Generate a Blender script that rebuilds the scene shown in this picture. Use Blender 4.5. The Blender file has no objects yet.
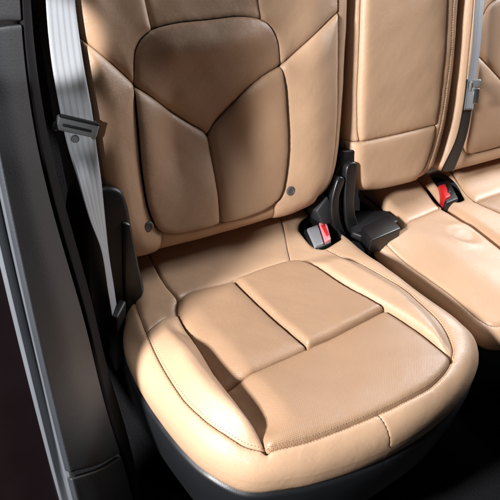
import bpy, bmesh, math, random
import numpy as np
from mathutils import Vector, Matrix
from mathutils.geometry import delaunay_2d_cdt
random.seed(4)
sc = bpy.context.scene
COL = sc.collection
R = math.radians
# outlines and seams in metres: (across, along) on the plane of the backrest or of the cushion
PL = {
  'housing_out': [(-0.2646,0.1862),(-0.2418,0.2033),(-0.2208,0.2055),(-0.2011,0.1941),(-0.1932,0.1692),(-0.1902,0.132),(-0.1865,0.0646),(-0.1801,-0.0012),(-0.1888,-0.0272),(-0.2226,-0.0487),(-0.245,-0.0741),(-0.278,-0.0658)],
  'button': [(-0.1535,0.1109),(0.1578,0.1083)],
  'bracket_plate': [(0.3299,0.144),(0.3668,0.1414),(0.3718,0.0971),(0.3633,0.0284),(0.3798,-0.0696),(0.3409,-0.0792),(0.2959,-0.0469),(0.2723,-0.0019),(0.2607,0.0246),(0.2878,0.06),(0.3147,0.0976),(0.328,0.1175)],
  'bracket_bar_a': [(0.2865,0.1093),(0.3004,0.1019),(0.2878,0.0642),(0.2891,0.0225),(0.3015,-0.0137),(0.3232,-0.0558),(0.2999,-0.0494),(0.276,-0.007),(0.2667,0.0326),(0.2686,0.0686)],
  'bracket_bar_b': [(0.3103,0.1308),(0.3325,0.1307),(0.3323,0.0723),(0.3313,0.0285),(0.3488,-0.0357),(0.3343,-0.0417),(0.3129,-0.0118),(0.3056,0.0324),(0.3038,0.0832)],
  'bracket_fin': [(0.2313,0.0436),(0.2604,0.0705),(0.2718,0.0497),(0.2729,0.0032),(0.248,0.0096)],
  'buckle_body': [(0.211,-0.0154),(0.2641,-0.0207),(0.2336,0.052),(0.1849,0.0605),(0.1873,0.0371)],
  'buckle_silver': [(0.2126,-0.0076),(0.244,-0.0099),(0.2094,0.0549),(0.1857,0.0553)],
  'buckle_red': [(0.2485,-0.0122),(0.2701,-0.0151),(0.2322,0.0496),(0.2136,0.0529)],
  'red_body': [(0.6481,-0.048),(0.6914,-0.0449),(0.6392,0.036),(0.5912,0.039)],
  'red_button': [(0.6318,-0.0318),(0.6542,-0.0297),(0.6186,0.0329),(0.594,0.0367)],
  'beltR_tongue': [(0.6407,0.2608)],
  'beltR_latch': [(0.6496,0.2262)],
}
TR = {
  'trim0': [(-0.418,-0.022,0.614),(-0.418,-0.041,0.523),(-0.418,-0.054,0.473),(-0.418,-0.08,0.386),(-0.418,-0.121,0.275),(-0.418,-0.188,0.127),(-0.418,-0.244,0.022),(-0.418,-0.283,-0.043),(-0.418,-0.362,-0.167)],
  'trimM': [(-0.38,-0.002,0.607),(-0.389,-0.027,0.519),(-0.388,-0.041,0.462),(-0.39,-0.07,0.375),(-0.387,-0.108,0.268),(-0.377,-0.17,0.117),(-0.374,-0.231,-0.001),(-0.369,-0.272,-0.073),(-0.371,-0.347,-0.186)],
  'trim1': [(-0.342,0.032,0.595),(-0.355,0.003,0.507),(-0.359,-0.016,0.45),(-0.36,-0.046,0.357),(-0.351,-0.083,0.246),(-0.334,-0.143,0.091),(-0.333,-0.21,-0.028),(-0.322,-0.25,-0.106),(-0.309,-0.304,-0.274)],
  'rec': [(-0.324,0.077,0.595),(-0.337,0.048,0.507),(-0.341,0.029,0.45),(-0.342,-0.001,0.357),(-0.333,-0.038,0.246),(-0.316,-0.098,0.091),(-0.315,-0.165,-0.028),(-0.304,-0.205,-0.106),(-0.291,-0.259,-0.274)],
  'seal0': [(-0.43,-0.007,0.612),(-0.43,-0.003,0.506),(-0.43,-0.011,0.447),(-0.43,-0.03,0.362),(-0.43,-0.072,0.247),(-0.43,-0.148,0.092),(-0.43,-0.209,-0.021),(-0.43,-0.249,-0.092),(-0.43,-0.321,-0.228)],
  'sealM': [(-0.417,0.013,0.604),(-0.417,0.01,0.501),(-0.417,0.001,0.442),(-0.417,-0.022,0.353),(-0.417,-0.067,0.233),(-0.417,-0.144,0.078),(-0.417,-0.205,-0.029),(-0.417,-0.247,-0.099),(-0.417,-0.329,-0.232)],
  'body': [(-0.46,0.265,0.525),(-0.46,0.369,0.354),(-0.46,0.378,0.261),(-0.46,0.318,0.145),(-0.46,0.381,-0.103),(-0.46,0.732,-0.825),(-0.46,1.145,-1.802),(-0.46,2.026,-3.572),(-0.46,4.376,-9.396)],
  'belt_L': [(-0.285,0.108,0.544),(-0.291,0.099,0.495),(-0.294,0.081,0.416),(-0.292,0.06,0.347),(-0.288,0.05,0.3),(-0.29,0.0,0.26),(-0.284,-0.03,0.204),(-0.272,-0.045,0.151),(-0.27,-0.068,0.081),(-0.26,-0.069,-0.006)],
  'belt_R': [(-0.242,0.127,0.536),(-0.246,0.11,0.487),(-0.248,0.079,0.411),(-0.246,0.052,0.343),(-0.248,0.028,0.288),(-0.248,0.012,0.242),(-0.25,-0.009,0.178),(-0.25,-0.025,0.116),(-0.247,-0.042,0.049),(-0.238,-0.045,-0.04)],
}
CAM = (-0.58456,-0.79425,0.86428,0.68447,0.70033,0.18793,0.66641,0.32272,0.13339)
# lamps: daylight through the open door on the left, through the glass overhead and through the far right window
WORLD = .02
LIGHTS = [
    ('door_light', (-1.75, -.40, 1.02), (.05, -.1, .15), .20, 118, (1, 1, 1)),
    ('glass_roof_light', (-.1, .35, 1.7), (.1, -.1, 0), .5, 2.6, (1, .99, .98)),
    ('glass_roof_front_light', (-.2, .15, 1.6), (.1, -.1, 0), .5, 1.6, (1, .99, .98)),
    ('far_window_light', (1.6, .10, .95), (.5, -.1, 0), .6, 38, (.92, .95, 1)),
]
SPOTS = [('sun_shaft_light', (-.95, -.95, 1.0), (-.312, .06, .46), 6, .6, 200, .01),
         ('sun_shaft_light', (-.95, -.95, 1.0), (-.300, .03, .34), 5.5, .8, 45, .01),
         ('sun_shaft_light', (-.78, -1.0, 1.05), (-.305, -.18, -.04), 8, .9, 62, .02)]
TB, TC = CAM[7], CAM[8]          # tilt of the backrest and of the cushion

# ------------------------------------------------------------------ frames
def back_frame(x, v, h):
    return (x, v*math.sin(TB) - h*math.cos(TB), v*math.cos(TB) + h*math.sin(TB))
def cush_frame(x, u, h):
    return (x, -u*math.cos(TC) + h*math.sin(TC), u*math.sin(TC) + h*math.cos(TC))

# ------------------------------------------------------------------ materials
def new_mat(name):
    m = bpy.data.materials.new(name); m.use_nodes = True
    nt = m.node_tree; b = nt.nodes['Principled BSDF']
    return m, nt, b
def N(nt, t, **kw):
    n = nt.nodes.new(t)
    for k, v in kw.items():
        if k in n.inputs: n.inputs[k].default_value = v
        else: setattr(n, k, v)
    return n
def L(nt, a, b): nt.links.new(a, b)
def math_node(nt, op, a, b=None):
    n = nt.nodes.new('ShaderNodeMath'); n.operation = op
    for i, s in enumerate((a, b)):
        if s is None: continue
        if isinstance(s, (int, float)): n.inputs[i].default_value = s
        else: nt.links.new(s, n.inputs[i])
    return n.outputs[0]

def leather(name, col, perf=False, rough=.38):
    m, nt, b = new_mat(name)
    tc = N(nt, 'ShaderNodeTexCoord')
    big = N(nt, 'ShaderNodeTexNoise', Scale=7., Detail=5.)
    L(nt, tc.outputs['Object'], big.inputs['Vector'])
    fine = N(nt, 'ShaderNodeTexNoise', Scale=220., Detail=4.)
    L(nt, tc.outputs['Object'], fine.inputs['Vector'])
    cr = N(nt, 'ShaderNodeValToRGB')
    cr.color_ramp.elements[0].position = .3; cr.color_ramp.elements[1].position = .72
    cr.color_ramp.elements[0].color = (*[c*.93 for c in col], 1)
    cr.color_ramp.elements[1].color = (*[min(1, c*1.05) for c in col], 1)
    L(nt, big.outputs['Fac'], cr.inputs['Fac'])
    mx = N(nt, 'ShaderNodeMix', data_type='RGBA', blend_type='MULTIPLY')
    mx.inputs[0].default_value = .10
    L(nt, cr.outputs['Color'], mx.inputs[6]); L(nt, fine.outputs['Color'], mx.inputs[7])
    colour = mx.outputs[2]
    vor = N(nt, 'ShaderNodeTexVoronoi', Scale=560., feature='DISTANCE_TO_EDGE')
    wv = N(nt, 'ShaderNodeTexNoise', Scale=900., Detail=2.)
    L(nt, tc.outputs['Object'], vor.inputs['Vector']); L(nt, tc.outputs['Object'], wv.inputs['Vector'])
    wr = N(nt, 'ShaderNodeTexNoise', Scale=42., Detail=3., Distortion=1.2)
    L(nt, tc.outputs['Object'], wr.inputs['Vector'])
    h = math_node(nt, 'ADD', math_node(nt, 'MULTIPLY', math_node(nt, 'MINIMUM', vor.outputs['Distance'], .18), .0006),
                  math_node(nt, 'MULTIPLY', wv.outputs['Fac'], .00012))
    h = math_node(nt, 'ADD', h, math_node(nt, 'MULTIPLY', wr.outputs['Fac'], .0006))
    if perf:
        uv = N(nt, 'ShaderNodeUVMap'); uv.uv_map = 'UVMap'
        sp = N(nt, 'ShaderNodeSeparateXYZ'); L(nt, uv.outputs['UV'], sp.inputs[0])
        P = .0037
        # two interleaved square grids of round holes
        fac = None
        for off in (0., .5):
            fx = math_node(nt, 'SUBTRACT', math_node(nt, 'FRACT', math_node(nt, 'ADD', math_node(nt, 'DIVIDE', sp.outputs[0], P), off)), .5)
            fy = math_node(nt, 'SUBTRACT', math_node(nt, 'FRACT', math_node(nt, 'ADD', math_node(nt, 'DIVIDE', sp.outputs[1], P), off)), .5)
            d = math_node(nt, 'SQRT', math_node(nt, 'ADD', math_node(nt, 'MULTIPLY', fx, fx), math_node(nt, 'MULTIPLY', fy, fy)))
            s = N(nt, 'ShaderNodeMapRange'); s.inputs['From Min'].default_value = .13; s.inputs['From Max'].default_value = .20
            s.inputs['To Min'].default_value = 1.; s.inputs['To Max'].default_value = 0.
            L(nt, d, s.inputs['Value'])
            fac = s.outputs[0] if fac is None else math_node(nt, 'MAXIMUM', fac, s.outputs[0])
        m2 = N(nt, 'ShaderNodeMix', data_type='RGBA')
        L(nt, math_node(nt, 'MULTIPLY', fac, .38), m2.inputs[0])
        L(nt, colour, m2.inputs[6]); m2.inputs[7].default_value = (.10, .06, .035, 1)
        colour = m2.outputs[2]
        h = math_node(nt, 'SUBTRACT', h, math_node(nt, 'MULTIPLY', fac, .0004))
    L(nt, colour, b.inputs['Base Color'])
    bp = N(nt, 'ShaderNodeBump', Strength=.8, Distance=1.)
    L(nt, h, bp.inputs['Height']); L(nt, bp.outputs['Normal'], b.inputs['Normal'])
    rr = N(nt, 'ShaderNodeMapRange'); rr.inputs['To Min'].default_value = rough-.06; rr.inputs['To Max'].default_value = rough+.08
    L(nt, fine.outputs['Fac'], rr.inputs['Value']); L(nt, rr.outputs[0], b.inputs['Roughness'])
    b.inputs['Specular IOR Level'].default_value = .5
    return m

def plastic(name, col, rough=.5, grain=.0003, scale=700., spec=.5, metallic=0., coat=0.):
    m, nt, b = new_mat(name)
    tc = N(nt, 'ShaderNodeTexCoord')
    n1 = N(nt, 'ShaderNodeTexNoise', Scale=scale, Detail=3.); n2 = N(nt, 'ShaderNodeTexNoise', Scale=11., Detail=4.)
    L(nt, tc.outputs['Object'], n1.inputs['Vector']); L(nt, tc.outputs['Object'], n2.inputs['Vector'])
    cr = N(nt, 'ShaderNodeValToRGB')
    cr.color_ramp.elements[0].color = (*[c*.85 for c in col], 1); cr.color_ramp.elements[1].color = (*[min(1, c*1.12) for c in col], 1)
    L(nt, n2.outputs['Fac'], cr.inputs['Fac']); L(nt, cr.outputs['Color'], b.inputs['Base Color'])
    bp = N(nt, 'ShaderNodeBump', Strength=.7, Distance=1.)
    L(nt, math_node(nt, 'MULTIPLY', n1.outputs['Fac'], grain), bp.inputs['Height']); L(nt, bp.outputs['Normal'], b.inputs['Normal'])
    rr = N(nt, 'ShaderNodeMapRange'); rr.inputs['To Min'].default_value = max(.03, rough-.08); rr.inputs['To Max'].default_value = rough+.08
    L(nt, n2.outputs['Fac'], rr.inputs['Value']); L(nt, rr.outputs[0], b.inputs['Roughness'])
    b.inputs['Specular IOR Level'].default_value = spec; b.inputs['Metallic'].default_value = metallic
    b.inputs['Coat Weight'].default_value = coat
    return m

def webbing(name, col):
    m, nt, b = new_mat(name)
    uv = N(nt, 'ShaderNodeUVMap'); uv.uv_map = 'UVMap'
    sp = N(nt, 'ShaderNodeSeparateXYZ'); L(nt, uv.outputs['UV'], sp.inputs[0])
    # twill: fine ribs across, a few broad lengthways bands
    ribs = math_node(nt, 'SINE', math_node(nt, 'MULTIPLY', math_node(nt, 'ADD', sp.outputs[1], math_node(nt, 'MULTIPLY', math_node(nt, 'ABSOLUTE', math_node(nt, 'SUBTRACT', sp.outputs[0], .0235)), .5)), 3600.))
    lines = math_node(nt, 'SINE', math_node(nt, 'MULTIPLY', sp.outputs[0], 2*math.pi/.0094))
    f = math_node(nt, 'ADD', math_node(nt, 'MULTIPLY', lines, .5), .5)
    cr = N(nt, 'ShaderNodeValToRGB')
    cr.color_ramp.elements[0].color = (*[c*.86 for c in col], 1); cr.color_ramp.elements[1].color = (*[c*1.1 for c in col], 1)
    cr.color_ramp.elements[0].position = .1; cr.color_ramp.elements[1].position = .5
    L(nt, f, cr.inputs['Fac']); L(nt, cr.outputs['Color'], b.inputs['Base Color'])
    bp = N(nt, 'ShaderNodeBump', Strength=.8, Distance=1.)
    L(nt, math_node(nt, 'ADD', math_node(nt, 'MULTIPLY', ribs, .00012), math_node(nt, 'MULTIPLY', lines, .0001)), bp.inputs['Height'])
    L(nt, bp.outputs['Normal'], b.inputs['Normal'])
    b.inputs['Roughness'].default_value = .45; b.inputs['Sheen Weight'].default_value = .25 if col[0] > .1 else 0.; b.inputs['Specular IOR Level'].default_value = .45 if col[0] > .1 else .15
    return m

TAN = (.50, .318, .200)
M = dict(
    leather=leather('tan_leather', TAN),
    perf=leather('perforated_tan_leather', (.39, .235, .14), perf=True),
    thread=plastic('tan_thread', (.24, .145, .085), .7),
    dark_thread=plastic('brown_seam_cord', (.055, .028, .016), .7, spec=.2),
    black=plastic('black_plastic', (.009, .009, .010), .42, spec=.3),
    gloss=plastic('satin_black_plastic', (.007, .007, .008), .36, grain=.0001),
    grey=plastic('charcoal_trim_plastic', (.020, .022, .026), .52, grain=.0004, scale=420.),
    shell=plastic('grey_seat_shell_plastic', (.007, .0075, .009), .42, grain=.0003),
    recess=plastic('dark_recess_plastic', (.006, .005, .005), .7, grain=.0002, spec=.1),
    rubber=plastic('door_seal_rubber', (.085, .09, .10), .45),
    sealedge=plastic('black_rubber', (.01, .01, .01), .6),
    paint=plastic('dark_maroon_paint', (.004, .0013, .0018), .35, grain=0., coat=.5),
    carpet=plastic('black_carpet', (.008, .008, .009), .95, grain=.003, scale=260., spec=.1),
    metal=plastic('brushed_steel', (.55, .55, .56), .3, metallic=1.),
    silver=plastic('grey_buckle_plastic', (.22, .22, .23), .35),
    tongue=plastic('grey_tongue_plastic', (.12, .125, .13), .38),
    red=plastic('red_plastic', (.50, .012, .016), .4, grain=.00005),
    rose=plastic('pale_red_plastic', (.65, .22, .24), .35, grain=.00005),
    belt=webbing('grey_belt_webbing', (.30, .31, .33)),
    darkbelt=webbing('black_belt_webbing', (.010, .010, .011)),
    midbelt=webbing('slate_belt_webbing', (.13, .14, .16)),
    button=plastic('dark_grey_button', (.085, .08, .078), .45),
)

# ------------------------------------------------------------------ scene helpers
def link_mesh(name, verts, faces, mat, parent=None, uvs=None, smooth=True, sharp=None):
    me = bpy.data.meshes.new(name); me.from_pydata([tuple(map(float, v)) for v in verts], [], faces)
    if uvs is not None:
        ul = me.uv_layers.new(name='UVMap')
        idx = np.zeros(len(me.loops), dtype=np.int32); me.loops.foreach_get('vertex_index', idx)
        ul.data.foreach_set('uv', np.asarray(uvs, dtype=np.float32)[idx].ravel())
    me.materials.append(mat)
    if smooth: me.polygons.foreach_set('use_smooth', [True]*len(me.polygons))
    o = bpy.data.objects.new(name, me); COL.objects.link(o)
    if parent is not None: o.parent = parent; o.matrix_parent_inverse = Matrix.Translation(-parent.location)
    if sharp is not None:
        at = me.attributes.new('sharp_edge', 'BOOLEAN', 'EDGE')
        ev = np.zeros(len(me.edges)*2, dtype=np.int32); me.edges.foreach_get('vertices', ev)
        ev = ev.reshape(-1, 2); fl = sharp[ev[:, 0]] & sharp[ev[:, 1]]
        at.data.foreach_set('value', fl.tolist())
    me.update()
    return o
def thing(name, label, cat, loc, group=None):
    o = bpy.data.objects.new(name, None); COL.objects.link(o); o.location = loc; o.empty_display_size = .05
    o['label'] = label; o['category'] = cat
    if group: o['group'] = group
    return o
def bm_obj(name, bm, mat, parent=None, smooth=True):
    me = bpy.data.meshes.new(name); bm.normal_update(); bm.to_mesh(me); bm.free()
    me.materials.append(mat)
    if smooth:
        me.polygons.foreach_set('use_smooth', [True]*len(me.polygons))
        try: me.set_sharp_from_angle(angle=R(35))
        except Exception: pass
    o = bpy.data.objects.new(name, me); COL.objects.link(o)
    if parent is not None: o.parent = parent; o.matrix_parent_inverse = Matrix.Translation(-parent.location)
    return o

def cm(pts, closed=False, step=.003):
    """Catmull-Rom through pts, resampled at about step."""
    P = [np.array(p, float) for p in pts]; n = len(P); out = []
    if n == 2 and not closed: segs = [(P[0]*2-P[1], P[0], P[1], P[1]*2-P[0])]
    elif closed: segs = [(P[i-1], P[i], P[(i+1) % n], P[(i+2) % n]) for i in range(n)]
    else:
        Q = [P[0]*2-P[1]] + P + [P[-1]*2-P[-2]]
        segs = [(Q[i], Q[i+1], Q[i+2], Q[i+3]) for i in range(n-1)]
    for a, b, c, d in segs:
        ta = max(np.linalg.norm(b-a), 1e-6)**.5; tb = max(np.linalg.norm(c-b), 1e-6)**.5; td = max(np.linalg.norm(d-c), 1e-6)**.5
        m1 = (c-b) + tb*((b-a)/ta - (c-a)/(ta+tb)); m2 = (c-b) + tb*((d-c)/td - (d-b)/(tb+td))
        for s in np.linspace(0, 1, 24, endpoint=False):
            out.append((2*s**3-3*s**2+1)*b + (s**3-2*s**2+s)*m1 + (-2*s**3+3*s**2)*c + (s**3-s**2)*m2)
    if not closed: out.append(P[-1])
    else: out.append(out[0])
    out = np.array(out); dl = np.r_[0, np.cumsum(np.linalg.norm(np.diff(out, axis=0), axis=1))]
    k = max(2, int(round(dl[-1]/step)))
    t = np.linspace(0, dl[-1], k+1); r = np.stack([np.interp(t, dl, out[:, i]) for i in range(out.shape[1])], 1)
    return r[:-1] if closed else r

def seg_dist(p, a, b):
    """distance of points p (n,2) to nearest of the segments a-b"""
    best = np.full(len(p), 9.)
    if len(a) > 60 and len(p) > 400:            # far away points: a coarse pass is enough to pick the near segments
        for k in range(0, len(a), 24):
            aa, bb = a[k:k+24], b[k:k+24]; c = (aa.mean(0)+bb.mean(0))/2; rad = np.sqrt(((np.vstack([aa, bb])-c)**2).sum(1).max())
            dc = np.sqrt(((p-c)**2).sum(1)); m = dc-rad < np.minimum(best, .075)
            if m.any(): best[m] = np.minimum(best[m], seg_dist(p[m], aa, bb))
        return best
    for i in range(0, len(p), 6000):
        q = p[i:i+6000, None, :]; ab = (b-a)[None]; t = np.clip(((q-a[None])*ab).sum(2)/np.maximum((ab*ab).sum(2), 1e-12), 0, 1)
        d = np.sqrt((((a[None]+t[..., None]*ab)-q)**2).sum(2)); best[i:i+6000] = d.min(1)
    return best
def curve_dist(p, c, closed=False):
    c = np.asarray(c)
    if closed: c = np.vstack([c, c[:1]])
    return seg_dist(p, c[:-1], c[1:])
def inside(p, poly):
    x, y = p[:, 0], p[:, 1]; r = np.zeros(len(p), bool); n = len(poly)
    for i in range(n):
        x1, y1 = poly[i]; x2, y2 = poly[(i+1) % n]
        if y1 == y2: continue
        c = ((y1 > y) != (y2 > y)) & (x < (x2-x1)*(y-y1)/(y2-y1)+x1); r ^= c
    return r
def ss(a, b, x):
    t = np.clip((x-a)/(b-a), 0, 1); return t*t*(3-2*t)
def puff(t): t = np.clip(t, 0, 1); return np.sqrt(np.maximum(0, 1-(1-t)**2))
def wob(p, s, seed=0.):
    x, y = p[:, 0]*s, p[:, 1]*s
    return (np.sin(x*1.3+y*.7+seed)+np.sin(x*.6-y*1.7+seed*2.3)+np.sin(x*2.1+y*1.9+seed*1.7)*.5+np.sin(-x*3.3+y*2.7+seed*.7)*.3)/2.8

class Padded:
    """A leather covered pad: outline, seams, panels and a height field in its own frame."""
    def __init__(s, outline, seams, panels, frame, G, rim, holes=(), step=.0045, zone=None):
        s.frame, s.G, s.rim = frame, G, rim
        s.out = outline; s.holes = list(holes); s.seams = seams; s.panels = panels
        s.step = step
    def drop(s, d):
        Rm = s.rim; q = np.clip(1-d/Rm, 0, 1); return Rm*(1-np.sqrt(np.maximum(0, 1-q*q)))
    def height(s, p, pid):
        p = np.asarray(p, float); d = curve_dist(p, s.out, True)
        h = s.G(p) - s.drop(d)
        for hl in s.holes: h = h - .006*(1-puff(curve_dist(p, hl, True)/.012))
        for name, c, D, W in s.seams:
            t = curve_dist(p, c)/W
            h = h - D*(1-puff(t)) + .0004*D/.005*np.exp(-t*W/.007)*(t > .02)*wob(p, 260, 3.)
        for k, pn in enumerate(s.panels):
            if pn.get('B'):
                m = pid == k
                if m.any():
                    dd = np.full(m.sum(), 9.)
                    for cn in pn['edges']:
                        c = [q for q in s.seams if q[0] == cn][0][1]; dd = np.minimum(dd, curve_dist(p[m], c))
                    Bv = pn['B'](p[m]) if callable(pn['B']) else pn['B']
                    h[m] += Bv*puff(dd/pn['w'])
        return h
    def pid_of(s, p):
        pid = np.full(len(p), len(s.panels)-1)
        for k in range(len(s.panels)-2, -1, -1):
            pid[inside(p, s.panels[k]['poly'])] = k
        return pid
    def build(s, root):
        pts = []; edges = []
        def add_chain(c, closed=False):
            o = len(pts); pts.extend(map(tuple, c)); n = len(c)
            edges.extend((o+i, o+(i+1) % n) for i in range(n if closed else n-1))
        add_chain(s.out, True)
        for hl in s.holes: add_chain(hl, True)
        for q in s.seams: add_chain(q[1])
        allc = [(s.out, True)] + [(h, True) for h in s.holes] + [(q[1], False) for q in s.seams]
        # rows beside every curve
        cand = []
        for i, (c, cl) in enumerate(allc):
            t = (np.roll(c, -1, 0)-np.roll(c, 1, 0)) if cl else np.gradient(c, axis=0)
            n = np.stack([-t[:, 1], t[:, 0]], 1); n /= np.maximum(np.linalg.norm(n, axis=1), 1e-9)[:, None]
            offs = [s.rim*q for q in (.012, .05, .11, .2)] if i == 0 else (.0009, .0022, .0042)
            for o in offs:
                for sg in (-1, 1):
                    q = c + n*o*sg
                    k = curve_dist(q, c, cl) > o*.93
                    cand.append((q[k], o))
        x0, y0 = s.out.min(0); x1, y1 = s.out.max(0); g = []
        st = s.step; r = 0; y = y0
        while y < y1:
            xs = np.arange(x0 + (st/2 if r % 2 else 0), x1, st); g.append(np.stack([xs, np.full(len(xs), y)], 1)); y += st*.866; r += 1
        g = np.vstack(g); cand.append((g, None))
        A = np.vstack([c if not cl else np.vstack([c, c[:1]]) for c, cl in allc])
        sa, sb = [], []
        for c, cl in allc:
            cc = np.vstack([c, c[:1]]) if cl else c
            sa.append(cc[:-1]); sb.append(cc[1:])
        sa = np.vstack(sa); sb = np.vstack(sb)
        keep = []
        for q, o in cand:
            q = q[inside(q, s.out)]
            for hl in s.holes: q = q[~inside(q, hl)]
            d = seg_dist(q, sa, sb)
            q = q[d > (o*.93 if o else .0055)]
            keep.append(q)
        pts.extend(map(tuple, np.vstack(keep)))
        vs, es, fs, _, oe, _ = delaunay_2d_cdt([Vector(p) for p in pts], edges, [], 0, 1e-5)
        V = np.array([(v.x, v.y) for v in vs]); F = np.array([f for f in fs])
        cen = V[F].mean(1); k = inside(cen, s.out)
        for hl in s.holes: k &= ~inside(cen, hl)
        F = F[k]; cen = cen[k]
        a = V[F]; ar = (a[:, 1, 0]-a[:, 0, 0])*(a[:, 2, 1]-a[:, 0, 1])-(a[:, 1, 1]-a[:, 0, 1])*(a[:, 2, 0]-a[:, 0, 0])
        F = F[np.abs(ar) > 1e-10]; cen = cen[np.abs(ar) > 1e-10]
        fp = s.pid_of(cen)
        onseam = seg_dist(V, np.vstack([q[1][:-1] for q in s.seams]), np.vstack([q[1][1:] for q in s.seams])) < 2e-5 if s.seams else np.zeros(len(V), bool)
        objs = []
        for kk, pn in enumerate(s.panels):
            f = F[fp == kk]
            if not len(f): continue
            used = np.unique(f); mp = np.zeros(len(V), int); mp[used] = np.arange(len(used))
            P = V[used]; h = s.height(P, np.full(len(P), kk))
            W = [s.frame(x, y, z) for (x, y), z in zip(P, h)]
            ff = mp[f]
            # wind outward
            w = np.array(W); n0 = np.cross(w[ff[:, 1]]-w[ff[:, 0]], w[ff[:, 2]]-w[ff[:, 0]])
            fn = np.array(s.frame(0, 0, 1)) - np.array(s.frame(0, 0, 0)); fl = n0@fn < 0
            ff[fl] = ff[fl][:, ::-1]
            ob = link_mesh(pn['name'], W, ff.tolist(), pn['mat'], root, uvs=P, sharp=onseam[used])
            if pn.get('label'): ob['label'] = pn['label']
            objs.append(ob)
        return objs
    def skirt(s, name, root, mat, rings, ring=None, uvscale=1., start=None):
        c = s.out if ring is None else ring
        hh = s.height(c, np.full(len(c), -1)) if start is None else np.full(len(c), start)
        t = np.roll(c, -1, 0)-np.roll(c, 1, 0); n = np.stack([t[:, 1], -t[:, 0]], 1); n /= np.linalg.norm(n, axis=1)[:, None]
        if not inside((c+n*.0015)[:1], c).any(): n = -n      # n points inward
        W = []; U = []; al = np.r_[0, np.cumsum(np.linalg.norm(np.diff(c, axis=0), axis=1))]
        for ins, dz in rings:
            cc = c + n*ins
            for (x, y), z, l in zip(cc, hh, al): W.append(s.frame(x, y, z+dz)); U.append((l, dz))
        m = len(c); F = []
        for r in range(len(rings)-1):
            for i in range(m): F.append((r*m+i, r*m+(i+1) % m, (r+1)*m+(i+1) % m, (r+1)*m+i))
        w = np.array(W); a, b_, c_ = F[0][0], F[0][1], F[0][3]
        nn = np.cross(w[b_]-w[a], w[c_]-w[a]); outw = np.array(s.frame(*(c[0]-n[0]), 0))-np.array(s.frame(*c[0], 0))
        if nn@outw < 0: F = [f[::-1] for f in F]
        return link_mesh(name, W, F, mat, root, uvs=U)
    def stitches(s, root, specs, mat, name='stitching', pitch=.0052, ln=.0032, r=.0007):
        """specs: (curve, offset) ; one mesh of little thread loops lying in the leather"""
        up = (Vector(s.frame(0, 0, 1))-Vector(s.frame(0, 0, 0)))
        seen = []
        for c, off in specs:
            if not any(c is q[0] for q in seen): seen.append((c, []))
            [q for q in seen if q[0] is c][0][1].append(off)
        for c, offs in seen:
            bm = bmesh.new()
            q = cm(c, False, pitch/2)
            t = np.gradient(q, axis=0); t /= np.maximum(np.linalg.norm(t, axis=1), 1e-9)[:, None]
            n = np.stack([-t[:, 1], t[:, 0]], 1)
            E = []
            for off in offs:
                p = q + n*off
                ok = (curve_dist(p, c) > abs(off)*.9) & inside(p, s.out); ok[0] = ok[-1] = False; ok[::2] = False
                E.append(np.stack([p-t*ln/2, p, p+t*ln/2], 1)[ok])
            E = np.vstack(E); e = E.reshape(-1, 2); h = s.height(e, s.pid_of(e))
            W = [Vector(s.frame(x, y, z)) for (x, y), z in zip(e, h)]
            for i in range(0, len(W), 3):
                w = W[i:i+3]; ax = w[2]-w[0]
                if ax.length < 1e-6: continue
                ax.normalize(); sd = ax.cross(up).normalized(); up2 = sd.cross(ax); rings = []
                for ww, rr, lift in ((w[0], .35, -.2), (w[1], 1., .25), (w[2], .35, -.2)):
                    rings.append([bm.verts.new(ww+up2*lift*r+(sd*math.cos(a)+up2*math.sin(a))*r*rr) for a in (0, R(60), R(120), R(180), R(270))])
                for A_, B_ in zip(rings, rings[1:]):
                    for j in range(5): bm.faces.new((A_[j], A_[(j+1) % 5], B_[(j+1) % 5], B_[j]))
                bm.faces.new(rings[0][::-1]); bm.faces.new(rings[-1])
            bm_obj(name, bm, mat, root)

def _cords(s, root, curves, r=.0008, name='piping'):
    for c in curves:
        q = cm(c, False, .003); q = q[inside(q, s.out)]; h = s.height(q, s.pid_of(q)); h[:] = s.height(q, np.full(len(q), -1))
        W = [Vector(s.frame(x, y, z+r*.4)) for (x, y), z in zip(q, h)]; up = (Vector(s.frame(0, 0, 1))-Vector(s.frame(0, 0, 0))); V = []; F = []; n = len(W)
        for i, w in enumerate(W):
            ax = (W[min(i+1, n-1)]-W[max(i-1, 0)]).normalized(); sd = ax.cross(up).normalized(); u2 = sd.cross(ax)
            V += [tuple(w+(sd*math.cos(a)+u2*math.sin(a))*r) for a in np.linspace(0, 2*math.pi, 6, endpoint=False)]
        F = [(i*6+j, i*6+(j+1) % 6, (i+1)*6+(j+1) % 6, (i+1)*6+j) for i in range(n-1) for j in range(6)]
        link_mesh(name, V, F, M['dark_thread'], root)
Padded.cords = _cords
def prism(name, poly, h0, h1, frame, mat, parent=None, bevel=.003, seg=3, closed_smooth=0, taper=0.):
    """polygon in a frame extruded from height h0 to h1, edges rounded"""
    P = cm(poly, True, closed_smooth) if closed_smooth else np.array(poly)
    c = P.mean(0); bm = bmesh.new()
    lo = [bm.verts.new(frame(x, y, h0)) for x, y in P]; hi = [bm.verts.new(frame(*(np.array((x, y))+(c-(x, y))*taper), h1)) for x, y in P]
    bm.faces.new(lo[::-1]); top = bm.faces.new(hi); n = len(P)
    for i in range(n): bm.faces.new((lo[i], lo[(i+1) % n], hi[(i+1) % n], hi[i]))
    bmesh.ops.recalc_face_normals(bm, faces=bm.faces)
    if bevel:
        if closed_smooth: ed = [e for e in top.edges]
        else: ed = list(bm.edges)
        bmesh.ops.bevel(bm, geom=ed, offset=bevel, segments=seg, affect='EDGES', profile=.5, clamp_overlap=True)
    bmesh.ops.triangulate(bm, faces=[f for f in bm.faces if len(f.verts) > 4])
    return bm_obj(name, bm, mat, parent)
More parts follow.
